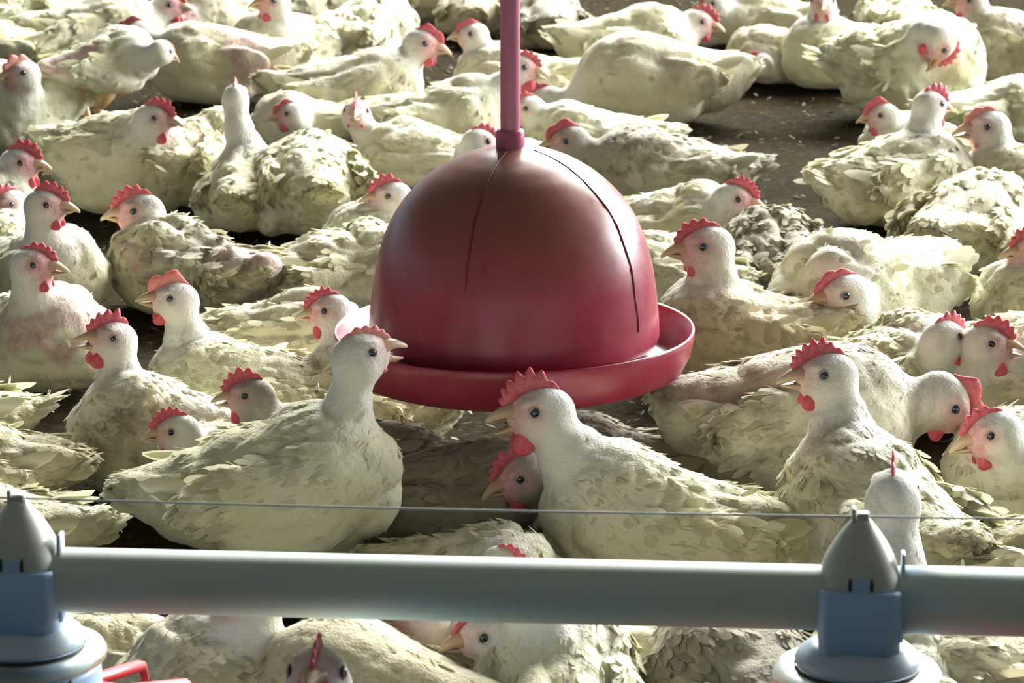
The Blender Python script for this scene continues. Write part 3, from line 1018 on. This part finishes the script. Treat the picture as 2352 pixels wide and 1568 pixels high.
def pan_feeder(px, label):
    p = pl + pdir * along(px)
    r = empty('pan_feeder', (p.x, p.y, 0), pang)
    tag(r, label, 'feeder', 'pan feeders on the feed line')
    def ch(name, part, mat, parent=r):
        return link(name, mesh_from(name, *part), mat, parent)
    Z = PZ
    # squared clamp body around the pipe, slightly wider at the foot
    def sq(hw, hd, z, b=.006):
        return [(-hw + b, -hd, z), (hw - b, -hd, z), (hw, -hd + b, z), (hw, hd - b, z), (hw - b, hd, z), (-hw + b, hd, z), (-hw, hd - b, z), (-hw, -hd + b, z)]
    body = ch('clamp_body', loft([sq(.0290, .0300, Z + .0135), sq(.0300, .0310, Z + .0120), sq(.0302, .0312, Z - .02), sq(.0290, .0300, Z - .0335)]), M_BLUE)
    # bullet shaped cap
    rings = []
    for k in range(15):
        t = k / 14
        hw = .0292 * (1 - t ** 1.75) * .90 + .0060 * t + .0029 * (1 - t)
        hd = hw * 1.0
        m = 28
        ring = []
        for j in range(m):
            a = 2 * math.pi * j / m
            e = .62 + .38 * t          # squarish foot, round tip
            ca, sa = math.cos(a), math.sin(a)
            ring.append((hw * abs(ca) ** e * (1 if ca > 0 else -1), hd * abs(sa) ** e * (1 if sa > 0 else -1), Z + .0125 + .0490 * t))
        rings.append(ring)
    cap = ch('cap', loft(rings), M_CAP)
    ch('wire_clip', join(box(.0012, 0, Z + .0625, .0085, .010, .0060, .001), box(-.0055, 0, Z + .0640, .0030, .012, .0100, .0008)), M_CAP, cap)
    for s in (-1, 1):
        ch('slot', tube([(s * .0080, -.0292, Z + .0150), (s * .0080, -.0290, Z + .0195), (s * .0078, -.0280, Z + .0240)], [.0010, .0012, .0006], 8), M_SLOT, cap)
    ch('latch', box(0, -.0290, Z + .0180, .0130, .0016, .0100, .0006), M_BLUE, cap)
    ch('side_bracket', loft([[(.0300, -.010, z), (.0325, -.010, z), (.0325, .006, z), (.0300, .006, z)] for z in (Z - .030, Z + .020, Z + .036)]), M_FLANGE)
    ch('bolt', tube([(.0325, -.011, Z - .008), (.0360, -.011, Z - .008)], .0032, 10), M_STEEL)
    # flange, clear collar, drum
    ch('flange', lathe([(.0, Z - .0335), (.0300, Z - .0335), (.0360, Z - .0350), (.0440, Z - .0415), (.0462, Z - .0465), (.0455, Z - .0495), (.0300, Z - .0515), (0, Z - .0515)], 64), M_FLANGE)
    ch('flange_rim', lathe([(.0458, Z - .0500), (.0468, Z - .0510), (.0458, Z - .0535), (.0440, Z - .0530)], 64), M_SLOT)
    ch('collar', lathe([(.0440, Z - .0525), (.0600, Z - .0535), (.0625, Z - .0575), (.0618, Z - .0615), (.0560, Z - .0635), (.0440, Z - .0635)], 64), M_CLEAR)
    ch('drum', lathe([(.0, Z - .0595), (.0560, Z - .0635), (.0575, Z - .0695), (.0580, Z - .1345), (.0620, Z - .1415), (.0, Z - .1415)], 64), M_BLUE)
    ch('adjusting_slot', tube([(.0590 * math.sin(a), -.0590 * math.cos(a), Z - .0915 + .026 * (a - .25) / .6) for a in np.linspace(.25, .85, 14)], [.0012] + [.0016] * 12 + [.0012], 8), M_SLOT)
    # grill of spokes over the red dish
    for k in range(14):
        a = 2 * math.pi * (k + .35) / 14 + .0
        ca, sa = math.cos(a), math.sin(a)
        R = lambda x, y, z: (x * ca - y * sa, x * sa + y * ca, z)
        sp = loft([[R(x, -.0042 * g, z), R(x, .0042 * g, z), R(x, .0042 * g, z - .007), R(x, -.0042 * g, z - .007)] for x, z, g in ((.050, Z - .0900, 1.7), (.080, Z - .1000, 1.2), (.134, Z - .1050, 1.0), (.138, Z - .120, .8), (.138, Z - .190, .8))])
        ch('spoke', sp, M_REDP)
    ch('dish', lathe([(.0, Z - .2560), (.10, Z - .2590), (.122, Z - .2550), (.136, Z - .205), (.142, Z - .185), (.145, Z - .186), (.140, Z - .207), (.125, Z - .2590), (.10, Z - .2600), (.0, Z - .2600)], 72), M_DISH)
    return r

pan_feeder(48, 'pale blue pan feeder clamp at the left end of the pipe with red grill')
pan_feeder(1973, 'pale blue pan feeder clamp near the right end of the pipe')

wz = PZ + .0625
wire_o = empty('anti_roost_wire', (pl.x, pl.y, wz), pang)
tag(wire_o, 'thin steel wire stretched over the caps above the feed pipe', 'wire')
pts = []
wst = [0, along(48), along(1973), plen]
for i, s in enumerate(np.linspace(0, plen, 60)):
    pts.append((s, 0, -.0015 * math.sin(math.pi * ((s - wst[1]) / (wst[2] - wst[1])))))
link('strand', mesh_from('strand', *tube(pts, .0008, 8)), M_WIRE, wire_o)
# ------------------------------------------------------------------ the flock, from the front to the back
# under and in front of the pipe
hen('white chicken beside the left feeder, half hidden under the pipe, only its back showing', 285, 1520, 0.8, 160, (60, 1440), tint=0.35, dirt=0.1, ht=0.68)
hen('chicken with spread wing lying under the left half of the pipe', 560, 1590, 1.0, 183, (560, 1345), tint=0.45, dirt=0.1, ruff=1.2, ht=0.68)
hen('blurred chicken head with a pink comb at the bottom edge, closest to the camera', 735, 1900, 1.0, 262, (728, 1545), 265, 20, comb=0.014, pink=0.15)
hen('tan chicken with smooth sloping back at the bottom edge right of the blurred head', 870, 1620, 1.0, 150, tint=0.75, dirt=0.05, ruff=0.5, ht=0.8)
hen('chicken whose pink wattle hangs just below the middle of the pipe', 985, 1530, .9, 195, (950, 1392), 200, -5, wat=1.3, tint=.5)
hen('chicken with one dark eye peeking under the pipe behind a white fluffy one', 1210, 1520, 0.95, 175, (1108, 1450), 190, -10, pink=0.3, comb=0.004, wat=0.4)
hen('fluffy white chicken seen from behind below the middle of the pipe', 1262, 1592, 1.0, 92, (1225, 1365), 90, 0, neck=1.25, ht=0.8, ruff=0.7)
hen('soiled grey white chicken under the pipe left of the right feeder', 1720, 1600, 1.05, 110, dirt=1.0, ht=0.68)
hen('chicken seen from behind with blurred upright neck behind the right feeder cap', 2075, 1590, 1.0, 88, (2052, 1120), 82, 0, comb=.020, neck=.9)
hen('pinkish chicken under the pipe at the lower right corner', 2300, 1600, 1.0, 170, tint=.5, bare=.25, ht=0.68)
# just behind the pipe
hen('chicken with cupped wing feathers and red comb tip low behind the middle of the pipe', 1080, 1330, .75, 352, (1168, 1296), 330, -15, tint=.25, ruff=1.3, comb=.012, ht=0.78)
hen('white chicken with open beak, tall red comb and round wattle, front centre before the drinker', 1545, 1222, 1.03, 179, (1230, 937), 184, 0, gape=29, comb=0.021, pts=7, wat=1.2, pink=0.5, dirt=0.05, neck=1.15, ht=0.79, hs=0.93, bp=5, ln=1.02)
hen('white chicken with upstretched neck, beak open, in front of the drinker trough', 640, 1118, 1.06, 4, (836, 803), 22, 14, gape=26, comb=0.008, pale=True, wat=0.45, lift=0.04, pink=0.25, dirt=0.08, ruff=0.75, neck=0.72, ht=0.88, hs=0.8, bp=9)
hen('white chicken with serrated red comb before the right feeder, looking left', 2030, 1215, 1.05, 118, (1888, 853), 186, 2, gape=10, comb=.019, pts=8, pink=.3, dirt=.35, neck=1.1, ht=0.85)
hen('chicken at the right edge by the pipe with raised wing feathers', 2385, 1310, 1.0, 5, tint=.35, ht=0.68)
hen('chicken tail and wing at the left edge just behind the left feeder cap', -60, 1230, 0.95, 176, ruff=1.0, tail=1.2, tint=0.1, ht=0.7)
hen('pale chicken with ruffled back at the left edge above the left feeder cap', -100, 1085, 1.0, 172, tint=0.35, dirt=0.1, ht=0.72)
hen('chicken wing and tail tip poking in at the left edge above the litter', -190, 965, 1.0, 180, ruff=1.0, tail=1.3, ht=0.66)
# around the drinker
hen('soiled chicken with head bent down under the front centre chicken beak', 1035, 1150, .95, 5, (1188, 1090), 196, -18, dirt=.9, pink=.8, hd=.03, neck=.85, ht=0.72)
hen('grey soiled chicken under the trough behind the front centre chicken neck', 1395, 1080, .9, 172, (1270, 1010), 180, 0, dirt=.8, tint=.3, ht=0.76)
hen('chicken with red comb peeking over the back of the upstretched-neck chicken', 545, 1095, .80, 182, (398, 985), 184, -4, comb=.016, pts=8, pink=.5, ht=0.8)
hen('chicken with spiked red comb and open beak behind the upstretched-neck chicken', 735, 1072, .85, 180, (566, 902), 184, 0, gape=12, comb=.019, pts=6, pink=.5, dirt=.7, ht=1.0)
hen('chicken with open beak and big red wattles sitting upright left of the drinker', 400, 1015, 1.05, 165, (252, 772), 205, 14, gape=20, comb=0.02, wat=1.15, pink=0.35, dirt=0.35, ht=0.78, hs=0.74, neck=0.9)
hen('white chicken with pale comb and dark round eye stretching up left of the drinker', 565, 915, 1.0, 178, (393, 680), 188, 8, comb=0.018, pts=2, pale=True, gape=8, pink=0.2, dirt=0.3, ht=0.8, hs=0.78, neck=0.92)
hen('chicken with red comb drinking at the left side of the trough', 850, 935, .85, 150, (748, 708), 184, -6, comb=.015, pts=8, wat=1.15, tint=.45, pink=.6)
hen('ruffled chicken back lying left of the trough', 660, 800, .85, 0, ruff=1.6, tint=.1, ht=1.0)
hen('big chicken with long back stain right of the trough, head bent down to the right', 1825, 993, 1.16, 6, (2185, 925), 358, -52, comb=0.016, pts=2, pink=0.7, dirt=0.6, wat=0.9, ht=1.12, ruff=0.6, ln=0.86, tail=0.5)
hen('tan backed chicken with looking left head behind the trough right rim', 1705, 775, 1.05, 182, (1612, 560), 186, -2, comb=0.013, wat=0.8, tint=0.7, dirt=0.35, pink=0.6, ht=0.76, ln=0.86, hs=0.95)
hen('chicken with pink face low at the right edge, below the bent-headed one', 2420, 1085, 1.0, 180, (2268, 990), 188, -14, comb=0.012, gape=6, tint=0.3, pink=0.7, dirt=0.3, hd=-0.03)
hen('chicken with tall red comb and open beak turned right, right of the bent-headed chicken', 2300, 870, 0.95, 340, (2274, 782), 352, 0, gape=16, comb=0.019, wat=1.3, pink=0.5, tint=0.3)
hen('chicken turned away with red comb beside the tall combed one at the right', 2050, 862, 0.95, 40, (2176, 768), 36, 0, comb=0.014, wat=1.1, pink=0.35, ruff=1.4, ht=0.85)
hen('back of a chicken at the right edge above the tall-combed head', 2365, 825, 1.0, 5, tint=.1, ht=0.7)
hen('round fluffy white chicken right of the drinker, small head low before its breast', 1985, 675, 1.18, 222, (1928, 672), 200, -3, comb=0.012, pts=3, wat=0.5, pink=0.3, dirt=0.05, ruff=0.9, ht=0.9, hd=-0.1)
hen('ruffled grey soiled chicken behind the tan backed chicken', 1785, 600, .95, 100, dirt=1.0, ruff=1.6, ht=0.74)
hen('white chicken body squeezed between drinker dome and tan backed chicken', 1535, 640, .85, 150)
hen('chicken cut off by the right edge with pink beak showing', 2440, 700, 1.0, 182, (2368, 570), 190, 0, ht=0.68)
# left side
hen('chicken with bare pink skin patches at the left edge', 65, 778, 1.0, 325, (84, 603), 350, 0, bare=0.4, pink=1.0, comb=0.011, tint=0.1, gape=6, ht=0.8, hs=0.8)
hen('chicken with clean white neck and red comb behind the bare-skinned one', 90, 632, .95, 315, (112, 466), 352, 0, pink=.55, comb=.016, tint=.15, ht=0.82)
hen('chicken cut off by the left edge showing one eye and red wattle', -45, 610, .95, 60, (14, 466), 215, 0, pink=.6, comb=.014)
hen('pink faced chicken with upright red comb and wattle at the left edge above litter', -85, 490, 1.0, 5, (52, 370), 352, 0, pink=.75, comb=.019, wat=1.2)
hen('chicken with ragged back sitting alone on the litter left of the drinker, looking left', 430, 625, 1.0, 150, (312, 480), 184, -2, comb=0.016, wat=1.2, pink=0.6, dirt=0.55, ruff=1.5, bare=0.12, hs=0.95)
hen('chicken with ragged white feathers beside the left of the dome, tail up', 795, 622, .95, 22, ruff=1.4, tail=1.3, tint=.1, ht=0.74)
hen('chicken looking left beside the dome with red comb and wattle', 915, 560, .95, 190, (892, 446), 186, 0, comb=.017, wat=1.1, pink=.35, ht=0.7)
hen('round white rump of a chicken seen from behind, left of the dome', 715, 433, 1.02, 100, fat=1.12, dirt=.4, ht=1.03)
hen('slim chicken with tall neck seen from behind and tiny comb tip', 562, 448, .85, 84, (542, 215), 88, 0, comb=.014, neck=.95, ht=0.95)
hen('chicken with large red comb and wattle, turned right, left of the tall-necked one', 285, 372, 1.08, 338, (360, 268), 348, -4, comb=0.018, wat=1.2, pink=0.45, ht=1.02, hs=0.78)
hen('white ruffled back of a chicken between the red combed one and the tall neck', 455, 372, .95, 60, ruff=1.4, ht=1.1)
hen('small chicken resting with head tucked low, facing left, behind the round rump', 705, 285, 0.85, 200, (660, 258), 188, -8, comb=0.01, pts=2, pink=0.75, hd=-0.03, ht=0.7)
hen('chicken with scrawny bare neck facing the camera, left of the drinker pipe', 985, 365, 1.0, 172, (818, 255), 268, 10, comb=0.017, wat=0.5, gape=10, pink=0.3, neck=0.7, bare=0.1, ht=0.62)
hen('feathery backed chicken with head poking out right of the drinker pipe', 1005, 275, 1.0, 8, (1205, 152), 352, -8, comb=.014, wat=1.3, gape=12, pink=.6, ruff=1.2, tint=.1, ht=0.75)
hen('chicken with upright neck just right of the drinker pipe', 1370, 325, .98, 178, (1205, 246), 192, -4, comb=.012, pink=.5, wat=0, ht=0.72)
hen('chicken with red comb half hidden behind the top of the dome', 1190, 400, .95, 165, (1108, 322), 20, -6, comb=.013, pink=.4)
hen('grey patched chicken behind the dome right shoulder, looking left', 1540, 405, 1.08, 180, (1300, 320), 184, -4, comb=0.014, pts=2, dirt=0.75, pink=0.4, ht=0.74, ln=0.9)
hen('white chicken right of the dome with red comb, turned right to the litter', 1540, 525, 1.0, 2, (1695, 453), 350, -8, comb=.017, pts=8, wat=1.1, pink=.6, tint=.1, ht=0.72)
# right side
hen('broad cream chicken seen from behind at the right edge beside the litter', 2235, 525, 1.12, 60, tint=.35, dirt=.3, ht=0.86)
hen('chicken with horn coloured comb at the right edge looking left over the cream back', 2370, 435, 1.0, 172, (2262, 287), 187, 0, comb=0.01, pts=3, pale=True, gape=10, pink=0.45, wat=0.6, hs=1.0)
hen('ragged white chicken with neck bent away and red comb, right of the bare litter', 2065, 424, 1.08, 28, (2143, 236), 30, -8, comb=0.018, wat=1.1, pink=0.5, ruff=1.4, dirt=0.35, ht=0.88, ln=0.92, hs=0.77)
hen('chicken face with pale beak looking left beside the neck bent away', 2120, 345, .9, 175, (2020, 262), 186, -5, comb=.018, pts=2, pink=.5)
hen('flat white back of a chicken at the right edge behind the bent neck', 2290, 262, 1.0, 10, dirt=.3, ht=0.7)
# back rows
hen('large cream chicken lying stretched with smooth back, behind the bare litter', 1515, 187, 1.22, 181, (1240, 232), 184, -20, tint=0.3, dirt=0.35, ruff=0.7, wat=0.8, ht=0.88, ln=0.95)
hen('cream chicken with pink face turned right behind the large lying chicken', 1445, 105, 1.1, 12, (1612, 48), 352, -10, comb=.017, wat=.9, pink=.6, tint=.2, ruff=.7, ht=0.9)
hen('chicken with white head just showing behind the pink faced one', 1755, 45, 1.0, 165, (1637, 6), 184, 0, pink=.2, comb=.006, tint=.2)
hen('yellowish head held low beside the rump of the large lying chicken', 1790, 130, .9, 180, (1735, 146), 186, -12, comb=.008, pts=2, tint=.6, pink=.5, hd=-.03)
hen('tall white chicken with neck cut by the top edge, facing the camera', 1935, 125, 1.05, 200, (1890, 2), 262, 0, pink=.5, ruff=.9, ht=0.86)
hen('very fluffy white chicken preening with red face against its breast', 2095, 160, 1.15, 12, (2165, 108), 0, -108, comb=.014, pink=1.0, ruff=1.7, tail=1.4, hd=-.125, fat=1.08, ht=1.12)
hen('soiled yellowish chicken in the upper right corner', 2330, 115, 1.1, 178, (2222, -2), 186, 0, tint=.45, dirt=.55, pink=.9, ht=0.88)
hen('ruffled chicken at the top edge behind the preening one', 2060, 45, 1.0, 95, ruff=1.5)
hen('cream chicken with orange comb looking left beside the drinker pipe', 1185, 185, 1.0, 176, (1080, 76), 188, 0, comb=.010, pts=2, tint=.25, pink=.3, wat=.3, ht=0.73)
hen('yellowish chicken body at the top edge left of the drinker pipe', 1090, 25, 1.0, 90, tint=.5)
hen('dusky soiled chicken at the top edge right of the drinker pipe', 1262, 55, 1.0, 100, dirt=1.0, tint=.3)
hen('long cream chicken with pink face and crimson comb looking right at the pipe', 800, 215, 1.12, 2, (978, 97), 350, -10, comb=.014, pts=2, wat=1.0, pink=.85, tint=.15, dirt=.45, ruff=.8, ht=0.8)
hen('ragged chicken with bright white back at the top edge, seen from behind', 835, 75, 1.08, 60, ruff=1.5, dirt=.4, ht=0.85)
hen('chicken at the top edge with crimson wattle, facing left toward the camera', 655, 105, 1.1, 232, (622, 0), 205, 0, pink=.8, wat=1.0, comb=.010)
hen('chicken back at the top edge between the ragged white back and the pipe', 965, 5, .95, 120, tint=.4, dirt=.4)
hen('big cream chicken with bald grey patches lying in the upper left, looking left', 510, 151, 1.12, 180, (308, 74), 184, -6, comb=.012, pts=2, bare=.22, tint=.3, pink=.5, ruff=.8, ht=0.87)
hen('chicken at the top edge with crimson face looking right, upper left', 215, 75, 1.1, 20, (392, 10), 352, 0, pink=.9, wat=1.1, comb=.014, tint=.15, ruff=.8, ht=0.85)
hen('fluffy chicken body at the top edge behind the crimson face', 485, 35, 1.0, 250, dirt=.4, tint=.2)
hen('standing white chicken with bare orange legs in the upper left, turned away', 240, 146, 0.82, 28, (378, 116), 40, -25, lift=0.1, legs=True, bare=0.12, comb=0.004, pink=0.3, wat=0, bp=8)
hen('white chicken at the left edge with wrinkled pink comb, facing left', 50, 247, 1.02, 235, (45, 165), 212, 2, gape=10, comb=0.015, pts=3, pale=True, pink=0.45, dirt=0.05, wat=0.3, ht=1.05)
hen('low chicken back with tail to the right in the upper left corner', -10, 112, 1.05, 178, ruff=1.1, ht=0.62)
hen('white chicken back at the very top left corner', 85, 5, 1.05, 70, dirt=.2)
hen('chicken wing tip slanting in at the left edge near the top', -105, 50, 1.0, 172, dirt=.4)
hen('chicken body at the top edge beside the red-faced facing-left chicken', 720, 12, 1.0, 30, tint=.3)
